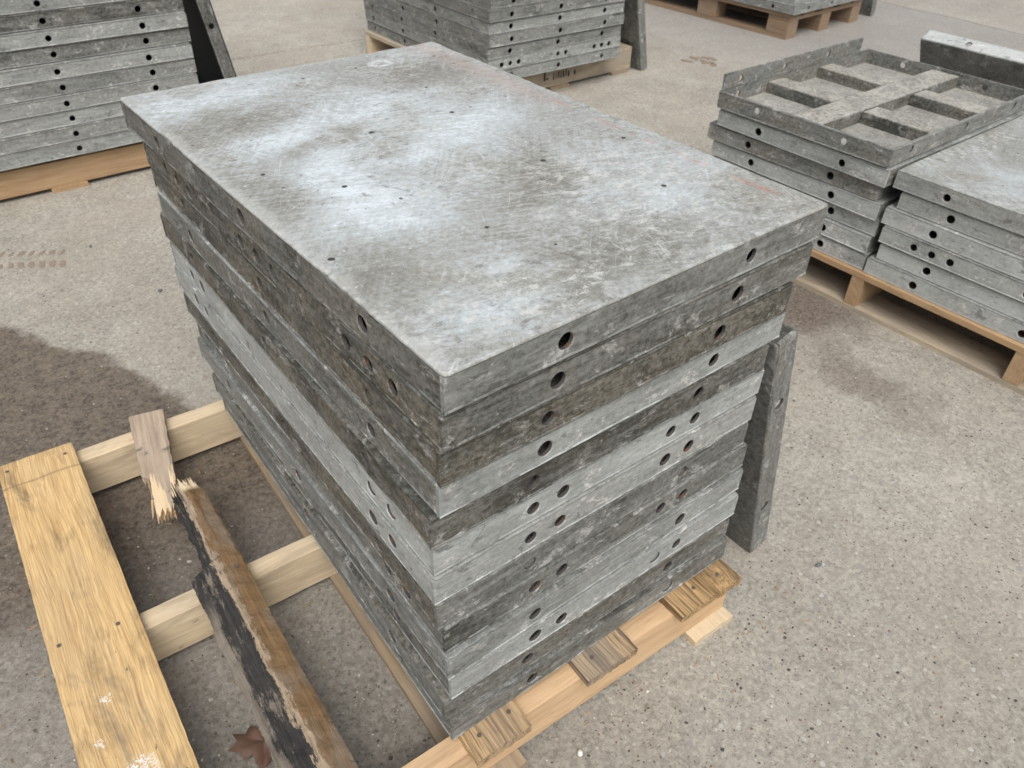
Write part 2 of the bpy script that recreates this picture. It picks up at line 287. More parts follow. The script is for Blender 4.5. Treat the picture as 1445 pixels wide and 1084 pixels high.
def ground_mat():
    n = NT('worn_concrete'); p = n.pos(); xyz = n.sep(p)
    wv = n.vm('SUBTRACT', n.noise(p, 38, 4, .7, 0, True), (.5, .5, .5))
    big = n.noise(p, 1.3, 5, .6); mid = n.noise(p, 7, 7, .72, .5); fine = n.noise(p, 105, 8, .80, .4)
    pq = n.vm('ADD', p, n.vm('MULTIPLY', wv, (.012, .012, 0)))
    d9, c9 = n.voro(pq, 165); d8, c8 = n.voro(n.vm('ADD', pq, (2, 3, 0)), 80)
    cell = n.math('ADD', n.math('MULTIPLY', n.math('SUBTRACT', n.sep(c9)[0], .5), .26), n.math('MULTIPLY', n.math('SUBTRACT', n.sep(c8)[0], .5), .18))
    f = n.math('ADD', n.math('MULTIPLY', n.math('SUBTRACT', big, .5), .8), n.math('ADD', n.math('MULTIPLY', n.math('SUBTRACT', mid, .5), .6), .5))
    f = n.math('ADD', f, n.math('MULTIPLY', n.math('SUBTRACT', fine, .5), 1.7)); f = n.math('ADD', f, cell, clamp=True)
    col = n.mix(f, (.186, .170, .144), (.565, .529, .460))
    col = n.mix(n.math('MULTIPLY', n.mr(n.noise(n.vm('ADD', p, (5, 5, 0)), 2.3, 4, .6), .42, .62), .30), col, n.mix(fine, (.22, .185, .14), (.45, .395, .315)))
    far = n.math('MULTIPLY', n.mr(n.math('ADD', xyz[0], n.math('MULTIPLY', big, .9)), 3.3, 4.6), n.mr(xyz[0], 5.45, 5.55, 1, .45))
    col = n.mix(n.math('MULTIPLY', far, .62), col, n.mix(fine, (.19, .182, .176), (.32, .312, .304)))
    for sc_, lo, cold, off, rad in ((190, .84, (.060, .052, .047), 0, .38), (100, .90, (.060, .053, .050), 3, .32), (90, .84, (.52, .50, .46), 6, .42), (52, .90, (.34, .325, .30), 15, .42), (120, .93, (.21, .115, .08), 12, .30)):
        d, c = n.voro(n.vm('ADD', pq, (off, off*.7, 0)), sc_); s = n.sep(c)
        rr_ = n.mr(s[1], 0, 1, rad*.3, rad, False)
        m = n.math('MULTIPLY', n.mr(n.math('SUBTRACT', d, rr_), -.06, .06, 1, 0), n.mr(s[0], lo, lo+.01))
        col = n.mix(n.math('MULTIPLY', m, n.mr(s[2], 0, 1, .35, .95)), col, cold)
    # damp earthy patch behind and beneath the near pallet
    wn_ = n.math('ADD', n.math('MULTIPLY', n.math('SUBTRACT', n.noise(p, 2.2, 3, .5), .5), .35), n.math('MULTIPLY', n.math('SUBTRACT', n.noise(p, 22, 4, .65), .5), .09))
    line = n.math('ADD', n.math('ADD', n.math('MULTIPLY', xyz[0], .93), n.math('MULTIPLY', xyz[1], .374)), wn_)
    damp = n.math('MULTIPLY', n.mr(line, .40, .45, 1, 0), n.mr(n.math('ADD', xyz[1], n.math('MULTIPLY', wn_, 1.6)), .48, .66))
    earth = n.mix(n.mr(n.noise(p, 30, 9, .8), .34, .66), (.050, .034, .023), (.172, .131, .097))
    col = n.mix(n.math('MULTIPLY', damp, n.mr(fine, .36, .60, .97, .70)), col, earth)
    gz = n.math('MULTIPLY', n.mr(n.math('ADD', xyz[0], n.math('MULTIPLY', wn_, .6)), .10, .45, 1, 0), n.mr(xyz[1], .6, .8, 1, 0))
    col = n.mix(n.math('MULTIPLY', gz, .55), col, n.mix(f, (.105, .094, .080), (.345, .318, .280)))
    pw = n.vm('ADD', p, n.vm('MULTIPLY', n.vm('SUBTRACT', n.noise(p, 7, 6, .75, 0, True), (.5, .5, .5)), (.34, .34, 0)))
    s1 = n.math('MAXIMUM', n.blob(pw, 1.60, .56, .16, .24, 0, .4), n.math('MULTIPLY', n.blob(pw, 1.42, .17, .07, .20, -.25, .6), .62))
    col = n.mix(n.math('MULTIPLY', s1, n.mr(mid, .35, .55, .55, .92)), col, n.mix(n.mr(fine, .35, .65), (.075, .056, .044), (.24, .195, .16)))
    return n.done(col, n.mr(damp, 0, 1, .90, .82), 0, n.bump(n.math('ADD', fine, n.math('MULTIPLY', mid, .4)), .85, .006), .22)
GROUND = ground_mat()

def flat_mat(name, c1, c2, scale=60, rough=.8, isl=False):
    n = NT(name); f = n.noise(n.pos(), scale, 4, .6)
    if isl:
        g = n.t.nodes.new('ShaderNodeNewGeometry'); r = n.t.nodes.new('ShaderNodeValToRGB'); n.set(r.inputs[0], g.outputs['Random Per Island'])
        e = r.color_ramp.elements; r.color_ramp.interpolation = 'CONSTANT'
        e[0].position = 0; e[0].color = (.055, .05, .048, 1); e[1].position = .3; e[1].color = (.33, .30, .265, 1)
        for q, c in ((.55, (.21, .185, .16, 1)), (.75, (.46, .43, .39, 1)), (.9, (.17, .10, .07, 1)), (.95, (.66, .64, .60, 1))): x = e.new(q); x.color = c
        col = n.mix(n.math('MULTIPLY', f, .3), r.outputs[0], (.2, .18, .16))
    else: col = n.mix(f, c1, c2)
    return n.done(col, rough, 0, n.bump(f, .3, .001), .3)
PEBBLE = flat_mat('loose_stones', 0, 0, 90, .85, True)
LEAF = flat_mat('dry_brown_leaf', (.085, .048, .034), (.185, .108, .078), 45, .65)
MUD = flat_mat('dried_mud', (.19, .145, .105), (.29, .235, .185), 60, .9)
NAVY = flat_mat('navy_painted_shade', (.010, .015, .024), (.026, .034, .046), 12, .6)  # dark sheet colour paints in the shade of the enclosed hollow side
NAIL = flat_mat('rusty_nail', (.05, .04, .035), (.16, .13, .11), 200, .5)
INK = flat_mat('black_stamp_ink', (.03, .025, .02), (.06, .05, .04), 50, .9)
STONE_W = flat_mat('pale_pebble', (.60, .58, .54), (.75, .73, .69), 80, .8)
STONE_D = flat_mat('dark_grey_pebble', (.10, .105, .11), (.17, .17, .17), 80, .7)

# ------------------------------------------------------------------ object helpers
def link(name, me, mat, parent=None, loc=(0, 0, 0), rot=(0, 0, 0), **props):
    o = bpy.data.objects.new(name, me); C.objects.link(o)
    if mat and not me.materials: me.materials.append(mat)
    o.parent = parent; o.location = loc; o.rotation_euler = rot
    for k, v in props.items(): o[k] = v
    return o
def mesh(name, verts, faces, smooth=False, recalc=True):
    me = bpy.data.meshes.new(name); me.from_pydata(verts, [], faces); me.update()
    if recalc:
        bm = bmesh.new(); bm.from_mesh(me); bmesh.ops.recalc_face_normals(bm, faces=bm.faces[:]); bm.to_mesh(me); bm.free()
    if smooth:
        for p in me.polygons: p.use_smooth = True
    return me
def thing(name, label, cat, loc=(0, 0, 0), rot=(0, 0, 0), group=None):
    o = bpy.data.objects.new(name, None); C.objects.link(o); o.empty_display_size = .05
    o.location = loc; o.rotation_euler = rot; o['label'] = label; o['category'] = cat
    if group: o['group'] = group
    return o
def tag(o, label, cat, group=None, kind=None):
    o['label'] = label; o['category'] = cat
    if group: o['group'] = group
    if kind: o['kind'] = kind
    return o

# ------------------------------------------------------------------ form panels
PITCH = .0508; T = .0490; SKIN = .0055; TH = .007
def rail_mesh(length, holes, place, h=T-SKIN, step=.008, rng=None, r=.0104, lip=True, jag=.0006, th=TH):
    """A side rail with bored holes. place(s, d, z) -> point; s along, d depth from the outer plane, z up."""
    V, F = [], []
    MI = []
    def quad(a, b, c, d, m=0):
        i = len(V); V.extend((place(*a), place(*b), place(*c), place(*d))); F.append((i, i+1, i+2, i+3)); MI.append(m)
    d0, d1 = .0010, th; c = .0235; hz = h/2; K = 16
    xs = 0.0; hr_ = random.Random(int(length*1e4)+len(holes)+(int(rng.random()*1e6) if rng else 0))
    for hs_ in sorted(holes)+[None]:
        x1 = length if hs_ is None else hs_-c
        if x1 > xs+1e-5:
            for d in (d0, d1): quad((xs, d, 0), (x1, d, 0), (x1, d, h), (xs, d, h))
            quad((xs, d0, 0), (x1, d0, 0), (x1, d1, 0), (xs, d1, 0)); quad((xs, d0, h), (x1, d0, h), (x1, d1, h), (xs, d1, h))
        if hs_ is None: break
        r0 = r; r = r0*hr_.uniform(.88, 1.06); plug = hr_.random() < .16
        A = [2*math.pi*k/K for k in range(K)]
        sq = [(hs_+c*math.cos(a)/max(abs(math.cos(a)), abs(math.sin(a))), hz+hz*math.sin(a)/max(abs(math.cos(a)), abs(math.sin(a)))) for a in A]
        ci = [(hs_+r*math.cos(a), hz+r*math.sin(a)) for a in A]
        cb = [(hs_+(r+.0016)*math.cos(a), hz+(r+.0016)*math.sin(a)) for a in A]
        for k in range(K):
            j = (k+1) % K
            quad((sq[k][0], d0, sq[k][1]), (sq[j][0], d0, sq[j][1]), (cb[j][0], d0, cb[j][1]), (cb[k][0], d0, cb[k][1]))
            quad((cb[k][0], d0, cb[k][1]), (cb[j][0], d0, cb[j][1]), (ci[j][0], d0+.0014, ci[j][1]), (ci[k][0], d0+.0014, ci[k][1]))
            quad((ci[k][0], d0+.0014, ci[k][1]), (ci[j][0], d0+.0014, ci[j][1]), (ci[j][0], d1, ci[j][1]), (ci[k][0], d1, ci[k][1]), 1)
            quad((ci[k][0], d1, ci[k][1]), (ci[j][0], d1, ci[j][1]), (sq[j][0], d1, sq[j][1]), (sq[k][0], d1, sq[k][1]))
        quad((hs_-c, d0, 0), (hs_+c, d0, 0), (hs_+c, d1, 0), (hs_-c, d1, 0)); quad((hs_-c, d0, h), (hs_+c, d0, h), (hs_+c, d1, h), (hs_-c, d1, h))
        if plug:
            i = len(V); V.extend(place(q[0], d0+.0042, q[1]) for q in ci); F.append(tuple(range(i, i+K))); MI.append(0)
        xs = hs_+c; r = r0
    quad((0, d0, 0), (0, d1, 0), (0, d1, h), (0, d0, h)); quad((length, d0, 0), (length, d1, 0), (length, d1, h), (length, d0, h))
    if lip:
        rng = rng or random.Random(1); N = max(2, int(length/step)); base = len(V); lw = .0006 if rng.random() < .5 else -.0004; prof = ((.003, .0003), (.0003, .0010), (-lw, .0022), (.0002, .0034), (.003, .0046))
        off = 0.0
        for i in range(N+1):
            s = length*i/N; off = .86*off+rng.uniform(-jag, jag)
            chip = rng.uniform(.0006, .0022) if rng.random() < .08*(jag > .0003) else 0
            for d, z in prof: V.append(place(s, d+chip*(d < .002)+abs(off)*.6, z+off*.5+(.0004 if z < .001 else 0)))
        for i in range(N):
            for k in range(4):
                a = base+i*5+k; F.append((a, a+1, a+6, a+5))
        F.append(tuple(base+k for k in range(5))); F.append(tuple(base+N*5+k for k in range(5)))
    me = bpy.data.meshes.new('side_rail'); me.from_pydata(V, [], F); me.materials.append(ALU); me.materials.append(BORE); me.materials.append(EDGE)
    MI.extend([2]*(len(F)-len(MI)))
    for p_, m_ in zip(me.polygons, MI): p_.material_index = m_
    bm = bmesh.new(); bm.from_mesh(me); bmesh.ops.remove_doubles(bm, verts=bm.verts[:], dist=1e-5); bmesh.ops.recalc_face_normals(bm, faces=bm.faces[:]); bm.to_mesh(me); bm.free()
    return me
def sheet_mesh(W, L, step=.007, rng=None, jag=.0005, zt=T, chips=.04):
    rng = rng or random.Random(2); per = []
    for (x0, y0, x1, y1) in ((0, 0, W, 0), (W, 0, W, L), (W, L, 0, L), (0, L, 0, 0)):
        ln = math.hypot(x1-x0, y1-y0); N = max(2, int(ln/step)); nx, ny = -(y1-y0)/ln, (x1-x0)/ln
        off = 0
        for i in range(N):
            t = i/N; off = .86*off+rng.uniform(-jag, jag); e = off if i else 0
            if i and rng.random() < chips: e += rng.uniform(.0006, .002)
            rc = .0035 if i == 0 else 0
            per.append((x0+(x1-x0)*t, y0+(y1-y0)*t, nx, ny, e, rc, (x1-x0)/ln, (y1-y0)/ln))
    n = len(per); V, F = [], []
    cx, cy = W/2, L/2
    prof = ((.0022, zt-SKIN), (.0006, zt-SKIN+.001), (0.0, zt-.0028), (.0006, zt-.001), (.0022, zt-.0001), (.006, zt))
    for inn, z in prof:
        for (x, y, nx, ny, e, rc, tx, ty) in per:
            d = inn+max(0, e)*(1 if inn < .004 else .6)-min(0, e)*0
            if rc:   # rounded corner: pull to the centre diagonally
                px, py = x+(d+.0016)*(1 if x < cx else -1), y+(d+.0016)*(1 if y < cy else -1)
            else: px, py = x+nx*d, y+ny*d
            V.append((px, py, z-(max(0, e)*.35 if inn < .004 else 0)))
    for k in range(len(prof)-1):
        for i in range(n):
            j = (i+1) % n; F.append((k*n+i, k*n+j, (k+1)*n+j, (k+1)*n+i))
    F.append(tuple(range((len(prof)-1)*n, len(prof)*n))); F.append(tuple(range(n-1, -1, -1)))
    return mesh('face_sheet', V, F, recalc=False)
_cache = {}
def panel_parts(root, W, L, hf, hl, hb=None, hr=None, fine=True, seed=0, tones=None, warms=None, face=None, face_tone=0, cacheable=None, ribs=False):
    """parts of one form panel in its local frame: corner at origin, x = width, y = length, sheet on top"""
    key = cacheable
    if key in _cache and key is not None: ms = _cache[key]
    else:
        rng = random.Random(seed+11); st = .008 if fine else .045; jg = .0011 if fine else .0008
        hb = hf if hb is None else hb; hr = hl if hr is None else hr
        ms = [sheet_mesh(W, L, .007 if fine else .05, rng, jg*.9, chips=.05 if fine else .0)]
        ms.append(rail_mesh(W, hf, lambda s, d, z: (s, d, z), step=st, rng=rng, jag=jg))
        ms.append(rail_mesh(L-2*TH-.0002, [h-TH for h in hl], lambda s, d, z: (d, s+TH+.0001, z), step=st, rng=rng, jag=jg))
        ms.append(rail_mesh(W, hb, lambda s, d, z: (s, L-d, z), step=.05, rng=rng, jag=jg))
        ms.append(rail_mesh(L-2*TH-.0002, [h-TH for h in hr], lambda s, d, z: (W-d, s+TH+.0001, z), step=.05, rng=rng, jag=jg))
        if key is not None: _cache[key] = ms
    tones = tones or (.4, .4); warms = warms or (.3, .3)
    o = link('face_sheet', ms[0], None, root, seed=seed*.137+.01, tone=float(tones[0])*.75, warm=float(warms[0]))
    if not ms[0].materials: ms[0].materials.append(face or ALU)
    for i, k in enumerate((0, 1, 0, 1)):
        r_ = link('side_rail', ms[1+i], ALU, root, tone=float(tones[k]), warm=float(warms[k]), seed=seed*.137+.31*(k+1))
    return ms
ORD = ['topmost', 'second', 'third', 'fourth', 'fifth', 'sixth', 'seventh', 'eighth', 'ninth', 'tenth', 'eleventh', 'twelfth', 'thirteenth', 'fourteenth', 'fifteenth', 'sixteenth', 'seventeenth', 'eighteenth']

# ------------------------------------------------------------------ the ground
def build_ground():
    # slabs: joint A along y = 3.685 (x), joint B along x = 5.5 (y), with a recessed, ragged groove
    rng = random.Random(5)
    def axis(lo, hi, joints):
        pts = [lo]; 
        for j in joints: pts += [j-.011, j-.006, j+.006, j+.011]
        return pts+[hi]
    ys = axis(-60, 90, [3.685]); xs = axis(-60, 90, [5.49])
    def refine(a, lo, hi, st):
        out = list(a); k = lo
        while k < hi:
            if all(abs(k-q) > .02 for q in a): out.append(k)
            k += st
        return sorted(out)
    X = refine(xs, -1.5, 9, .11); Y = refine(ys, -1.5, 9, .11)
    jx = {}; jy = {}
    V, F = [], []
    for i, x in enumerate(X):
        for j, y in enumerate(Y):
            wx = .018*math.sin(y*3.1)+.012*math.sin(y*9.7+1)+.006*math.sin(y*31); wy = .012*math.sin(x*2.3)+.008*math.sin(x*8.3+2)+.005*math.sin(x*27)
            dx = abs(x-5.49); dy = abs(y-3.685); z = 0
            if dx < .008 or dy < .008: z = -.014
            V.append((x+(wx if dx < .02 else 0), y+(wy if dy < .02 else 0), z))
    ny = len(Y)
    for i in range(len(X)-1):
        for j in range(ny-1): F.append((i*ny+j, (i+1)*ny+j, (i+1)*ny+j+1, i*ny+j+1))
    o = link('ground', mesh('ground', V, F, recalc=False), GROUND); o['kind'] = 'structure'; o['label'] = 'worn beige concrete yard with speckled aggregate'
    return o
build_ground()

# ------------------------------------------------------------------ boards
def plank_mesh(Lx, Wy, Tz, nx=26, ny=6, rng=None, rough=.0008, jag0=0.0, jag1=0.0, bow=0.0, zt=None, wf=None, bev=.0015):
    """board along +X (0..Lx), centred in Y, z from 0 to Tz; optional ragged ends, profile zt(s,w) and width wf(s)->(lo,hi)"""
    rng = rng or random.Random(3); V, F = [], []
    j0 = [rng.uniform(0, jag0) for _ in range(ny+1)]; j1 = [rng.uniform(0, jag1) for _ in range(ny+1)]
    e0 = [rng.uniform(-rough, rough) for _ in range(nx+1)]; e1 = [rng.uniform(-rough, rough) for _ in range(nx+1)]
    def pt(i, j, top):
        t = i/nx; wv = j/ny
        x = t*Lx; x += j0[j]*max(0, 1-t*9)-j1[j]*max(0, 1-(1-t)*9)
        lo, hi = wf(t) if wf else (-Wy/2, Wy/2)
        y = lo+(hi-lo)*wv
        if j == 0: y += e0[i]
        if j == ny: y += e1[i]
        z = (zt(t, wv) if zt else Tz) if top else 0
        z += bow*math.sin(math.pi*t)
        if top: z += rng.uniform(-rough, rough)*.4
        if top and j in (0, ny): z -= bev
        return (x, y, z)
    for top in (0, 1):
        for i in range(nx+1):
            for j in range(ny+1): V.append(pt(i, j, top))
    n = (nx+1)*(ny+1); ix = lambda i, j, t: t*n+i*(ny+1)+j
    for i in range(nx):
        for j in range(ny):
            F.append((ix(i, j, 1), ix(i+1, j, 1), ix(i+1, j+1, 1), ix(i, j+1, 1))); F.append((ix(i, j, 0), ix(i, j+1, 0), ix(i+1, j+1, 0), ix(i+1, j, 0)))
        F.append((ix(i, 0, 0), ix(i+1, 0, 0), ix(i+1, 0, 1), ix(i, 0, 1))); F.append((ix(i, ny, 0), ix(i, ny, 1), ix(i+1, ny, 1), ix(i+1, ny, 0)))
    for j in range(ny):
        F.append((ix(0, j, 0), ix(0, j, 1), ix(0, j+1, 1), ix(0, j+1, 0))); F.append((ix(nx, j, 0), ix(nx, j+1, 0), ix(nx, j+1, 1), ix(nx, j, 1)))
    return mesh('board', V, F)
_sd = [0]
def board(root, name, mat, loc, length, width, thick, along='y', rz=0.0, **kw):
    """loc = centre of the board's start edge, bottom"""
    _sd[0] += 1; rng = random.Random(_sd[0]*13)
    me = plank_mesh(length, width, thick, rng=rng, **kw); me.name = name
    rot = (0, 0, (math.pi/2 if along == 'y' else 0)+rz)
    return link(name, me, mat, root, loc, rot, seed=_sd[0]*.273)
def nail(root, x, y, z, r=.0035):
    V = [(r*math.cos(k*math.pi/4), r*math.sin(k*math.pi/4), h) for h in (-.004, .0012) for k in range(8)]
    F = [(k, (k+1) % 8, 8+(k+1) % 8, 8+k) for k in range(8)]+[tuple(range(8, 16))]
    link('nail', mesh('nail', V, F), NAIL, root, (x, y, z))

# ------------------------------------------------------------------ near pallet (rotated -3.3 deg)
PR = RAD(-3.3)
pal = thing('pallet', 'light wooden pallet with snapped deck boards under the near stack of panels', 'pallet', (0, -.02, 0), (0, 0, PR), 'wooden pallets')
DZ, SZ = .105, .016
for v, mt, u0, u1 in ((.021, W_PINE, -.44, .562), (.4875, W_PALE, -.44, .56), (.956, W_PALE, -.44, .56)):
    board(pal, 'stringer', mt, (u0, v, SZ), u1-u0, .038, .089, 'x', ny=3, rough=.0006)
for u, wdt, mt in ((.049, .098, W_DULL), (.5165, .097, W_PALE), (-.395, .095, W_DULL)):
    board(pal, 'bottom_board', mt, (u, -.024, 0), 1.005, wdt, .0155, 'y', rough=.0012 if mt is W_DULL else .0006, jag0=.003)
gb = board(pal, 'deck_board', W_GOLD, (-.380, -.035, DZ), 1.021, .134, .018, 'y', nx=60, ny=10, rough=.0005, jag0=.0015, jag1=.0012)
gb['label'] = 'wide golden yellow deck board with rough grain at the open end'
for u, wdt, mt in ((.0545, .095, W_OLD), (.266, .102, W_OLD2), (.490, .144, W_OLD3)):
    board(pal, 'deck_board', mt, (u, -.0245 if u < .1 else -.0175, DZ), 1.0, wdt, .0175, 'y', nx=90, ny=18, rough=.0007, jag0=.0022, jag1=.0022)
for u, v in ((-.432, .962), (-.330, .955), (-.415, .02), (-.345, .49), (-.43, .50), (.475, .015), (.53, .012), (.245, .012), (.03, .008), (.085, .013)): nail(pal, u, v, .1228)
# rotten split board: from the front stringer to beyond the middle one
def zt_rot(t, wv):
    ridge = .58; wv = 1-wv
    k = wv/ridge if wv < ridge else 1-(wv-ridge)/(1-ridge)*.22
    h = .004+.026*min(1, k**.8)
    return h+.0012*math.sin(t*61+wv*9)*(wv < .55)+.0006*math.sin(t*133+wv*5)
def wf_rot(t):
    lo = -.048+.0018*math.sin(t*23)+.0010*math.sin(t*57); hi = .040+.0015*math.sin(t*11)
    if t > .70: lo = -.018-.012*max(0, (.74-t)/.04)+.002*math.sin(t*90)
    if t > .93: hi -= .016*(t-.93)/.07
    return -hi, -lo
bb = board(pal, 'broken_deck_board', W_ROT, (-.176, -.03, DZ), .785, .09, .03, 'y', nx=150, ny=14, rough=.0009, zt=zt_rot, wf=wf_rot, jag1=.045)
bb['label'] = 'snapped rotten deck board, black mould on one side and brown on the other'
nail(pal, -.150, .487, .1335, .004)
# the snapped end still nailed to the back stringer
def wf_st(t): return (-.034+.010*t+.0008*math.sin(t*31)+(.012 if t > .60 else 0), .034-.006*t+.0008*math.sin(t*40))
sp = board(pal, 'board_stub', W_SPL, (-.163, .985, DZ+.0005), .285, .06, .021, 'y', nx=40, ny=12, rough=.0006, wf=wf_st, jag1=.030, bev=.002)
sp.rotation_euler = (0, RAD(7.0), math.pi*1.5-RAD(10.0)); sp['label'] = 'snapped grey board stub with fresh pale splinters'
sp.location = (-.165, .986, DZ+.006)
def splinter(parent, pts, mat):
    (x0, y0, z0, w0), (x1, y1, z1, w1) = pts
    V = [(x0, y0-w0, z0-w0*.5), (x0, y0+w0, z0-w0*.5), (x0, y0, z0+w0*.7), (x1, y1-w1, z1-w1*.5), (x1, y1+w1, z1-w1*.5), (x1, y1, z1+w1*.7)]
    link('splinter', mesh('splinter', V, [(0, 1, 2), (3, 5, 4), (0, 3, 4, 1), (1, 4, 5, 2), (2, 5, 3, 0)]), mat, parent, seed=.5)
for i in range(26):
    y = -.020+i*.0018; splinter(sp, ((.225, y, random.uniform(.004, .016), random.uniform(.0012, .003)), (.268+random.uniform(-.025, .022), y+random.uniform(-.003, .003), random.uniform(.002, .018), .0005)), W_SPL)
for i in range(10):
    y = -.026+i*.002; splinter(sp, ((.15, y, random.uniform(.006, .017), .002), (.195+random.uniform(-.02, .03), y, random.uniform(.004, .016), .0005)), W_SPL)
for i in range(22):
    y = -.034+i*.0024; splinter(bb, ((.70, y, random.uniform(.012, .024), random.uniform(.0012, .0035)), (.765+random.uniform(-.035, .020), y+random.uniform(-.003, .003), random.uniform(.010, .028), .0006)), W_ROT)

# ------------------------------------------------------------------ near stack: thirteen panels
GM = 'form panels of the near stack'
NEAR = [  # corner x, y, rot deg, W, L, front holes, left holes, tones (front, left), warm (front, left)
    (0, 0, 0.0, .6096, .9144, 's', 's', (.30, .25), (.10, .45)),
    (-.001, .004, -.6, .597, .872, 's', 't', (.22, .16), (.38, .65)),
    (-.003, .008, -1.2, .573, .893, 's', 's', (.08, .17), (.45, .75)),
    (-.003, .012, -1.0, .585, .880, 's', 's', (.58, .32), (.10, .40)),
    (-.012, .018, -1.6, .576, .898, 's', 's', (.12, .17), (.25, .60)),
    (-.009, .020, -1.5, .584, .885, 'd', 'd', (.66, .78), (.0, .0)),
    (-.012, .018, -1.5, .584, .890, 'd', 'd', (.64, .72), (.25, .05)),
    (-.010, .017, -1.4, .580, .880, 's', 's', (.28, .18), (.2, .65)),
    (-.003, .013, -1.4, .582, .872, 'd', 'd', (.22, .30), (.2, .35)),
    (-.006, .005, -1.1, .585, .880, 's', 's', (.46, .40), (.10, .2)),
    (-.002, .005, -1.9, .576, .880, 'd', 's', (.64, .26), (.10, .45)),
    (-.012, .008, -2.3, .577, .890, 's', 's', (.22, .34), (.40, .30)),
    (-.005, .002, -2.3, .574, .893, 's', 's', (.27, .34), (.30, .2))]
DESC = ['pale hazy sheen and red line across its wide face', 'dark side with triple bolt holes', 'dark brown and dirty', 'paler front than its neighbours', 'dark narrow front with rusty hole',
        'pale grey with paired holes', 'pale, scuffed, with paired holes', 'dull brown on its long side', 'dark with paired holes', 'streaked light grey front', 'pale front with rusty paired holes', 'grimy grey', 'bottom one on the wooden pallet']
for i, (x, y, rd, Wd, Ln, pf, pl, tn, wm) in enumerate(NEAR):
    q = Wd*.25; d2 = .0485
    hf = [q, Wd-q] if pf == 's' else [q, q+d2, Wd-q-d2, Wd-q]
    e = Ln/6
    hl = {'s': [e, Ln/2, Ln-e], 't': [e-.05, e, e+.05, Ln/2-.05, Ln/2, Ln/2+.05, Ln-e-.05, Ln-e, Ln-e+.05], 'd': [e-.0485, e, Ln-e, Ln-e+.0485]}[pl]
    zb = .123+(12-i)*PITCH+.0014
    root = thing('form_panel', f'{ORD[i]} panel of the near stack{"" if i == 0 else " from the top"}, {DESC[i]}', 'form panel', (x, y, zb), (0, 0, RAD(rd)), GM)
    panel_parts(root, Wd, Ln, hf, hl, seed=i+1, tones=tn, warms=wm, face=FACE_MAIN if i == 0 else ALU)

# panel leaning on the right of the near stack
def place_axes(o, origin, ex, ey, ez):
    m = Matrix((ex, ey, ez)).transposed().to_4x4(); m.translation = Vector(origin); o.matrix_world = m
    o.location = m.to_translation(); o.rotation_euler = m.to_euler()
def leaning(name, label, base, a, height, depth, hf, hl, tones, warms, seed, fine=False, ydir=1, face=None, group='form panels leaning on stacks'):
    """panel standing on its edge in the yz plane, tilted towards -x by angle a. Local x (width) goes up the slope, local y goes back (+y); the sheet faces -x or +x"""
    o = thing(name, label, 'form panel', group=group)
    ex = Vector((-math.sin(a), 0, math.cos(a))); ey = Vector((0, 1, 0)); ez = ex.cross(ey)   # ez ~ -x, slightly down
    if ydir < 0: ez = -ez
    if ydir > 0: org = Vector(base)+Vector((math.cos(a), 0, math.sin(a)))*T
    else: org = Vector(base); 
    if ydir < 0:                        # sheet outward (+x): keep the frame right-handed
        ey = -ey; ez = ex.cross(ey); org = Vector(base)+Vector((0, depth, 0))
    place_axes(o, org, ex, ey, ez)
    panel_parts(o, height, depth, hf, hl, seed=seed, tones=tones, warms=warms, fine=fine, face=face)
    return o
leaning('form_panel', 'panel leaning against the right side of the near stack, one edge on the ground', (.716, 0.0, 0), RAD(13.2), .58, .80, [.14, .43], [.15, .4, .65], (.30, .10), (.35, .5), 41, True, 1)

# ------------------------------------------------------------------ background stacks
def stringer_pallet(label, x0, y0, lx, ly, along, front_mat, deck_mat, bot_mat, h_s=.089, ndeck=4, tb=.016, deck_t=.018, deck_over=.0, deck_in=0.0):
    """along = direction of the stringers"""
    p = thing('pallet', label, 'pallet', (x0, y0, 0), (0, 0, 0), 'wooden pallets')
    if along == 'x':
        for k in range(3): board(p, 'stringer', front_mat if k == 0 else W_PALE, (0, .019+(ly-.038)*k/2, tb), lx, .038, h_s, 'x', ny=3, nx=16)
        for k in range(ndeck):
            wd = .095; board(p, 'deck_board', deck_mat, (wd/2+(lx-wd)*k/(ndeck-1), deck_in, tb+h_s), ly-2*deck_in, wd, deck_t, 'y', nx=16)
        for k in range(3):
            wd = .12; board(p, 'bottom_board', bot_mat, (wd/2+.02+(lx-wd-.04)*k/2, -.012, 0), ly+.024, wd, tb-.0003, 'y', nx=16)
    else:
        for k in range(3): board(p, 'stringer', front_mat, (.019+(lx-.038)*k/2, .0, tb), ly, .038, h_s, 'y', ny=3, nx=16)
        for k in range(ndeck):
            wd = .12; board(p, 'deck_board', deck_mat, (0, wd/2+(ly-wd)*k/(ndeck-1), tb+h_s), lx, wd, deck_t, 'x', nx=16)
        for k in range(3):
            wd = .12; board(p, 'bottom_board', bot_mat, (0, wd/2+(ly-wd)*k/2, 0), lx, wd, tb-.0003, 'x', nx=16)
    return p
rs = random.Random(21)
# upper left stack (front face towards the camera, y = 2.50)
stringer_pallet('pallet with amber stringer under the upper left stack', -.36, 2.535, .96, .62, 'x', W_ORANGE, W_PALE, W_ORANGE, deck_in=.01)
TL = [.56, .46, .62, .54, .42, .60, .30, .60, .18, .46, .35, .5, .3, .4, .45, .3, .5]
NL = 15
for k in range(NL):
    x = -.278+rs.uniform(-.004, .004)+.0015*k; y = 2.497+.003*k*.6+rs.uniform(-.004, .004)
    r = thing('form_panel', f'{ORD[k] if k else "lowest"} panel from the bottom of the upper left stack' if k else 'lowest panel of the upper left stack, just above the amber pallet', 'form panel', (x, y, .123+k*PITCH), (0, 0, RAD(rs.uniform(-.3, .3))), 'form panels of the upper left stack')
    panel_parts(r, .912, .60, [.17, .465, .76], [.15, .45], fine=False, seed=100+k, tones=(TL[k], .3), warms=(.25, .4), cacheable='L')
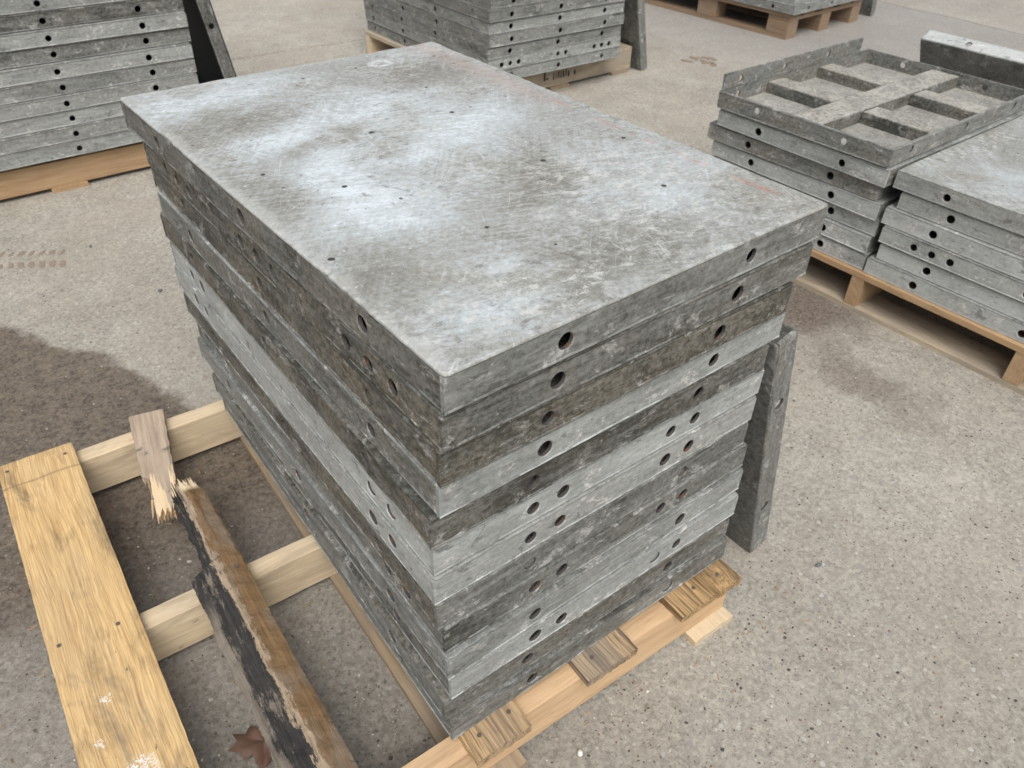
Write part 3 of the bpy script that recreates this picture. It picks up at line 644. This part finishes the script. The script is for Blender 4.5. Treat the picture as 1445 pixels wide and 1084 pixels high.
leaning('form_panel', 'panel leaning on the right end of the upper left stack, hollow side inward', (.800, 2.56, 0), RAD(9.5), .90, .55, [.15, .457, .76], [.15, .4], (.12, .1), (.1, .3), 51, False, -1, NAVY)

# upper centre stack
pc = stringer_pallet('pallet with black stamp marks under the upper centre stack', 1.83, 2.40, .99, .98, 'x', W_SILVER, W_SILVER, W_DULL, deck_in=.0)
TC = [.50, .58, .40, .42, .60, .34, .32, .4, .36, .42, .4, .35, .42]
for k in range(13):
    tri = k == 1
    r = thing('form_panel', ('lowest panel of the upper centre stack, resting on the stamped pallet' if k == 0 else f'{ORD[k]} panel from the bottom of the upper centre stack'+(', with groups of three holes' if tri else '')), 'form panel', (1.833+rs.uniform(-.006, .006), 2.315+rs.uniform(-.006, .006), .123+k*PITCH), (0, 0, RAD(-1.2+rs.uniform(-.3, .3))), 'form panels of the upper centre stack')
    b3 = [.12, .398, .672]; hf = b3 if not tri else sorted([q+d for q in b3 for d in (-.0475, 0, .0475)])
    panel_parts(r, .795, 1.085, hf, [.125, .42, .715, 1.0], fine=False, seed=140+k, tones=(TC[k], TC[k]*.7), warms=(.15, .35), cacheable='C3' if tri else 'C')
leaning('form_panel', 'panel leaning on the right end of the upper centre stack', (2.865, 2.362, 0), RAD(14), .80, .55, [.15, .4, .65], [.15, .4], (.34, .14), (.25, .5), 52, False, 1)
# stamp on the stringer: a worn letter and digits
for k, (sx, wd, ht) in enumerate(((.395, .012, .050), (.411, .014, .010), (.455, .007, .032), (.471, .005, .034), (.485, .010, .030), (.503, .006, .034), (.517, .009, .032), (.535, .006, .034), (.551, .010, .028), (.590, .012, .022))):
    z0 = .048+.003*math.sin(k*2.1); V = [(sx, 0, z0), (sx+wd, 0, z0+.001), (sx+wd*.9, 0, z0+ht), (sx+.001, 0, z0+ht-.002)]
    link('stamp_mark', mesh('stamp_mark', V+[(x, .0008, z) for x, y, z in V], [(0, 1, 2, 3), (4, 7, 6, 5), (0, 4, 5, 1), (1, 5, 6, 2), (2, 6, 7, 3), (3, 7, 4, 0)]), INK, pc, (0, -.0016, 0))

# far right stack on a block pallet
pd = thing('pallet', 'brown block pallet under the far stack at the top right', 'pallet', (4.045, 2.31, 0), (0, 0, RAD(1.5)), 'wooden pallets')
for bx in (.0, .35, .70):
    for by in (.0, .527, 1.055):
        board(pd, 'block', W_BLOCK, (bx+.05, by, .0225), .145, .10, .078, 'y', nx=4, ny=3)
    board(pd, 'bottom_board', W_BLOCK, (bx+.05, 0, 0), 1.2, .10, .022, 'y', nx=12, ny=3)
for by in (.0, .527, 1.055): board(pd, 'cross_board', W_BLOCK, (0, by+.0725, .1008), .80, .145, .022, 'x', nx=10, ny=3)
for k, bx in enumerate((.05, .2, .4, .6, .75)): board(pd, 'deck_board', W_BLOCK, (bx, 0, .1231), 1.2, .12, .022, 'y', nx=12, ny=3)
TD = [.45, .58, .5, .4, .5, .45, .4, .5, .42]
for k in range(9):
    r = thing('form_panel', 'lowest panel of the far stack on the brown block pallet' if k == 0 else f'{ORD[k]} panel from the bottom of the far stack at the top right', 'form panel', (4.02+(.0 if k == 0 else .03)+rs.uniform(-.006, .006), 2.275+(.0 if k == 0 else .035)+rs.uniform(-.006, .006), .1455+k*PITCH), (0, 0, RAD(rs.uniform(.5, 1.5))), 'form panels of the far stack')
    panel_parts(r, .80, 1.10, [.15, .4, .65], [.15, .42, .69, .96], fine=False, seed=170+k, tones=(TD[k], TD[k]*.8), warms=(.15, .2), cacheable='D')
leaning('form_panel', 'panel leaning on the right end of the far stack', (5.03, 2.345, 0), RAD(12), .80, .5, [.15, .4, .65], [.15, .35], (.30, .14), (.3, .4), 53, False, 1)

# ------------------------------------------------------------------ right pallet with two columns
stringer_pallet('pallet of pale boards and amber posts under the right-hand stacks', 1.690, -.27, 1.0, 1.30, 'x', W_ORANGE, W_PALE, W_PALE)
for o in [q for q in bpy.data.objects if q.parent and q.parent.get('label', '').startswith('pallet of pale boards')]: bpy.data.objects.remove(o)
rp = [q for q in bpy.data.objects if q.get('label', '').startswith('pallet of pale boards')][0]
for yy in (.44, .67, 1.22): board(rp, 'stringer', W_ORANGE, (0.002, yy, .016), .98, .038, .089, 'x', ny=3, nx=16)
board(rp, 'stringer', W_ORANGE, (0.002, .205, .016), .98, .040, .089, 'x', ny=3, nx=16)
bpy.data.objects.remove([q for q in rp.children if abs(q.location.y-.44) < .001][0])
for k in range(5): board(rp, 'deck_board', W_PALE if k else W_ORANGE, (.065+.2175*k, 0, .105), 1.30, .13, .0175, 'y', nx=24)
for k in range(3): board(rp, 'bottom_board', W_SILVER, (.06+.42*k, 0, 0), 1.30, .12, .0155, 'y', nx=24)
# right column, six panels; local x along +y, so build with width along y
def xpanel(label, x, y, z, wy, lx, hf, tones, warms, seed, key, rz=0.0, group='form panels of the right-hand columns', tilt=0.0, face=None):
    """panel whose holed end (width wy) faces -x; corner at smallest x, largest y"""
    r = thing('form_panel', label, 'form panel', (x, y, z), (0, tilt, RAD(-90+rz)), group)
    panel_parts(r, wy, lx, hf, [.15, .45, .75], fine=False, seed=seed, tones=tones, warms=warms, cacheable=key, face=face)
    return r
TR = [(.74, .08), (.84, .0), (.66, .12), (.78, .04), (.64, .15), (.58, .25)]
RX = [1.700, 1.706, 1.698, 1.702, 1.708, 1.702]
RY = [.396, .378, .384, .396, .372, .398]
for k in range(6):
    top = k == 5
    r = xpanel(['lowest panel of the right column at the right edge, on the pallet', 'second panel from the bottom of the right column, slightly set back', 'third panel from the bottom of the right column, with three holes in a row', 'fourth panel from the bottom of the right column at the right edge', 'fifth panel from the bottom of the right column, set back under the top one', 'top panel of the right column, plain dirty face up beside the open panel'][k],
           RX[k], RY[k], .123+k*PITCH, .585, .81, [.14, .43] if k != 2 else [.095, .145, .195, .39, .44, .49], (TR[k][0], .35), (TR[k][1], .4), 200+k, 'R3' if k == 2 else 'Rtop' if top else 'R', face=FACE if top else None, rz=rs.uniform(-.6, .6))
# left column: five closed panels, then one tilted, then the open one on top
LY = [.978, .984, .980, .986, 1.004]; LX = [1.700, 1.703, 1.708, 1.698, 1.686]
for k in range(5):
    xpanel(['lowest panel of the left column on the right-hand pallet', 'second panel from the bottom of the left column on the right-hand pallet', 'third panel from the bottom of the left column, set back', 'fourth panel from the bottom of the left column on the right-hand pallet', 'brown dished panel with turned-up rim below the gap in the left column'][k],
           LX[k], LY[k], .123+k*PITCH, .575, .80, [.15, .43], ((.60, .74, .70, .76, .44)[k], .4), ((.15, .1, .1, .05, .55)[k], .4), 220+k, 'RL', rz=(.4, -.3, .5, -.4, 1.2)[k])
xpanel('slate grey panel just below the open ribbed panel', 1.680, .972, .123+5*PITCH+.001, .565, .80, [.15, .43], (.58, .3), (.0, .4), 226, 'RL2', rz=-.6)
# open panel, ribs up
op = thing('form_panel', 'open panel turned ribs up on the right-hand stack, one side flange taller', 'form panel', (1.672, .979, .123+6*PITCH+.0015), (0, 0, RAD(-90-4.0+4.0)), 'form panels of the right-hand columns')
Wo, Lo, Ho = .565, .815, .0505
def P(f): return f
link('face_sheet', sheet_mesh(Wo, Lo, .03, random.Random(3), .0002, zt=SKIN, chips=0), ALU, op, seed=4.4, tone=.34, warm=.2, dust=.7)
kw = dict(step=.03, jag=.0004)
def flip(f): return lambda s, d, z: (f(s, d, 0)[0], f(s, d, 0)[1], Ho-z)
hgt = Ho-SKIN
link('side_rail', rail_mesh(Wo, [.14, .425], flip(lambda s, d, z: (s, d, z)), h=hgt, **kw), ALU, op, tone=.30, warm=.5, seed=5.1, dust=.15)
link('side_rail', rail_mesh(Wo, [.14, .425], flip(lambda s, d, z: (s, Lo-d, z)), h=hgt, **kw), ALU, op, tone=.25, warm=.5, seed=5.2, dust=.15)
link('side_rail', rail_mesh(Lo-2*TH, [.10, .40, .70], flip(lambda s, d, z: (Wo-d, s+TH, z)), h=hgt, **kw), ALU, op, tone=.35, warm=.4, seed=5.3, dust=.15)
HT = .098
tf = rail_mesh(Lo-.075, [.08, .30, .54], lambda s, d, z: (d, s+TH, HT-z), h=.0485, lip=False)
link('tall_flange', tf, ALU, op, tone=.34, warm=.5, seed=5.4, dust=.15)
link('side_rail', rail_mesh(Lo-2*TH, [.08, .30, .54], flip(lambda s, d, z: (d, s+TH, z)), h=hgt, **kw), ALU, op, tone=.34, warm=.5, seed=5.5, dust=.15)
def hat(name, x0, x1, y0, y1, z0, z1, tone=.5, s=.0015):
    b = .002
    V = [(x0, y0, z0), (x1, y0, z0), (x1, y1, z0), (x0, y1, z0), (x0+s, y0+s, z1-b), (x1-s, y0+s, z1-b), (x1-s, y1-s, z1-b), (x0+s, y1-s, z1-b), (x0+s+b, y0+s+b, z1), (x1-s-b, y0+s+b, z1), (x1-s-b, y1-s-b, z1), (x0+s+b, y1-s-b, z1)]
    F = [(0, 3, 2, 1), (8, 9, 10, 11)]
    for a in (0, 4):
        for k in range(4): F.append((a+k, a+(k+1) % 4, a+4+(k+1) % 4, a+4+k))
    link(name, mesh(name, V, F), ALU, op, tone=tone, warm=.5, seed=6+x0*3+y0*7, dust=.95)
hat('spine', .243, .338, .0075, Lo-.0075, SKIN, Ho-.009, .20)
for y0 in (.225, .50):
    for xa, xb in ((.0075, .242), (.339, Wo-.0075)):
        hat('cross_rib', xa, xb, y0+.005, y0+.085, SKIN, Ho-.011, .14)
# panel leaning behind the right-hand stacks
bk = thing('form_panel', 'panel leaning behind the open panel, pale holed edge uppermost', 'form panel', group='form panels leaning on stacks')
a = RAD(33); ex = Vector((-math.sin(a), 0, math.cos(a))); ey = Vector((0, 1, 0)); ez = ex.cross(ey)
topn = Vector((2.655, 0, .508)); base = topn-ex*.605
place_axes(bk, Vector((base.x+math.cos(a)*T, .0-.02, base.z+math.sin(a)*T)), ex, ey, ez)
panel_parts(bk, .605, .91, [.15, .45], [.15, .45, .75], fine=False, seed=60, tones=(.55, .92), warms=(.15, .0))  # edge rails toned lighter: the sky sheen is painted into them

# ------------------------------------------------------------------ small things on the ground
_t = (1+5**.5)/2
_IV = [Vector(v).normalized() for v in ((-1, _t, 0), (1, _t, 0), (-1, -_t, 0), (1, -_t, 0), (0, -1, _t), (0, 1, _t), (0, -1, -_t), (0, 1, -_t), (_t, 0, -1), (_t, 0, 1), (-_t, 0, -1), (-_t, 0, 1))]
_IF = [(0, 11, 5), (0, 5, 1), (0, 1, 7), (0, 7, 10), (0, 10, 11), (1, 5, 9), (5, 11, 4), (11, 10, 2), (10, 7, 6), (7, 1, 8), (3, 9, 4), (3, 4, 2), (3, 2, 6), (3, 6, 8), (3, 8, 9), (4, 9, 5), (2, 4, 11), (6, 2, 10), (8, 6, 7), (9, 8, 1)]
def add_stone(V, F, loc, r, rng, flat=.6):
    a = rng.uniform(0, 6.28); ca, sa = math.cos(a), math.sin(a); sx, sy = rng.uniform(.7, 1.4), rng.uniform(.6, 1); b = len(V)
    for v in _IV:
        k = r*rng.uniform(.75, 1.15); x, y, z = v.x*k*sx, v.y*k*sy, v.z*k*flat
        V.append((loc[0]+x*ca-y*sa, loc[1]+x*sa+y*ca, loc[2]+z))
    F.extend((i+b, j+b, k+b) for i, j, k in _IF)
rg = random.Random(8); SV, SF = [], []
def inside_stack(x, y): return -.46 < x < .58 and -.06 < y < .98
for k in range(9000):
    d = rg.random()**1.6
    x = -.5+rg.random()*3.2*(.25+d); y = -.6+rg.random()*3.4*(.25+d)
    r = rg.choice((.0009, .0012, .0016, .0022)) * rg.uniform(.7, 1.3)
    if rg.random() < .02: r *= 2
    add_stone(SV, SF, (x, y, r*.25), r, rg)
me = mesh('gravel', SV, SF, recalc=False)
o = link('gravel', me, PEBBLE); tag(o, 'loose grit and tiny stones scattered over the concrete', 'gravel', kind='stuff')
CV, CF = [], []; rc = random.Random(31)
for k in range(150):
    if k < 90: x, y = rc.choice(((rc.uniform(-.25, -.02), rc.uniform(.05, .92)), (rc.uniform(.0, .7), rc.uniform(-.16, -.03)), (rc.uniform(-.55, -.42), rc.uniform(.2, 1.0))))
    else: x, y = rc.uniform(-.5, 1.6), rc.uniform(-.5, 1.6)
    ln, wd, th = rc.uniform(.004, .016), rc.uniform(.0012, .0032), rc.uniform(.0006, .0016); a = rc.uniform(0, 6.28); ca, sa = math.cos(a), math.sin(a); b = len(CV)
    for z in (.0004, .0004+th):
        for px, py in ((-ln/2, -wd/2*rc.random()), (ln/2, -wd/2*rc.random()), (ln/2*.8, wd/2), (-ln/2*.7, wd/2*rc.random())): CV.append((x+px*ca-py*sa, y+px*sa+py*ca, z))
    CF.extend(tuple(b+i for i in f) for f in ((3, 2, 1, 0), (4, 5, 6, 7), (0, 1, 5, 4), (1, 2, 6, 5), (2, 3, 7, 6), (3, 0, 4, 7)))
tag(link('wood_chips', mesh('wood_chips', CV, CF), W_OLD, seed=3.3), 'wood chips and splinters littered around the near pallet', 'wood chips', kind='stuff')
def pebble(label, x, y, r, mat, seed):
    SV, SF = [], []; add_stone(SV, SF, (0, 0, r*.45), r, random.Random(seed)); me = mesh('pebble', SV, SF, True, False)
    tag(link('pebble', me, mat, None, (x, y, 0)), label, 'pebble', 'pebbles on the concrete')
pebble('white pebble on the concrete in front of the near pallet', .175, -.085, .006, STONE_W, 1)
pebble('grey pebble on the concrete right of the leaning panel', .80, -.10, .007, STONE_D, 2)
pebble('dark chip on the concrete left of the near stack', .13, 1.66, .010, STONE_D, 4)
pebble('small dark stone near the top left of the near stack', .05, 2.05, .007, STONE_D, 3)
# tyre print: mud clods in two rows
bm = bmesh.new(); rg = random.Random(4)
for row in range(2):
    for k in range(14):
        t = k/13; x = -.36+.33*t+(-.018 if row else 0); y = 2.235-.17*t-.075*row+.012*math.sin(t*3)
        if rg.random() < .1: continue
        ln, wd = .012+rg.uniform(-.003, .003), .026+rg.uniform(-.005, .005); an = -.45+rg.uniform(-.1, .1)+(.25 if row else -.2)
        ring = []
        for q in range(9):
            aa = q/9*2*math.pi; rr = rg.uniform(.85, 1.05)/max(abs(math.cos(aa)), abs(math.sin(aa)), .8)*.9; px, py = ln*.72*math.cos(aa)*rr, wd*.85*math.sin(aa)*rr
            ring.append((x+px*math.cos(an)-py*math.sin(an), y+px*math.sin(an)+py*math.cos(an)))
        lo = [bm.verts.new((p[0], p[1], .0004)) for p in ring]; hi = [bm.verts.new((x+(p[0]-x)*.75, y+(p[1]-y)*.75, .0014)) for p in ring]
        for q in range(9): bm.faces.new((lo[q], lo[(q+1) % 9], hi[(q+1) % 9], hi[q]))
        bm.faces.new(hi)
me = bpy.data.meshes.new('tyre_print'); bm.to_mesh(me); bm.free()
tag(link('tyre_print', me, MUD), 'brown tyre tread print of dried mud at the left edge', 'tyre print', kind='stuff')
# clods of mud far off, left of the far pallet
SV, SF = [], []; rg = random.Random(14)
for k in range(15): add_stone(SV, SF, (3.30+rg.gauss(0, .035), 2.30+rg.gauss(0, .035), .002), rg.uniform(.012, .034), rg, .22)
me = mesh('mud_clod', SV, SF, False, False)
tag(link('mud_clod', me, MUD), 'flattened brown mud clod on the concrete between the far stacks', 'mud')
# fallen maple leaf
out = [(0, -.055), (.004, -.018), (.022, -.026), (.030, -.014), (.050, -.012), (.040, .004), (.056, .020), (.036, .022), (.030, .034), (.016, .026), (.012, .048), (.002, .066), (-.010, .046), (-.016, .026), (-.032, .036), (-.036, .020), (-.056, .022), (-.042, .004), (-.050, -.012), (-.030, -.014), (-.020, -.026), (-.003, -.018)]
V = []
for f_ in (1, .55, .0):
    for (x, y) in out:
        X, Y = x*f_, .004+(y-.004)*f_
        rr = math.hypot(X, Y); V.append((X, Y, .004+.9*rr*rr*3.2+.003*math.sin(X*170)+.003*math.sin(Y*140)-.002*(abs(X) < .003)))
n_ = len(out); F = []
for k in (0, 1):
    for i in range(n_): j = (i+1) % n_; F.append((k*n_+i, k*n_+j, (k+1)*n_+j, (k+1)*n_+i))
me = mesh('leaf', V, F, True); o = link('leaf', me, LEAF, None, (-.205, .238, .003), (RAD(5), RAD(-8), RAD(155)))
o.scale = (.95, .95, .95); md = o.modifiers.new('thickness', 'SOLIDIFY'); md.thickness = .0006
tag(o, 'curled brown maple leaf on the ground beside the split board', 'leaf')
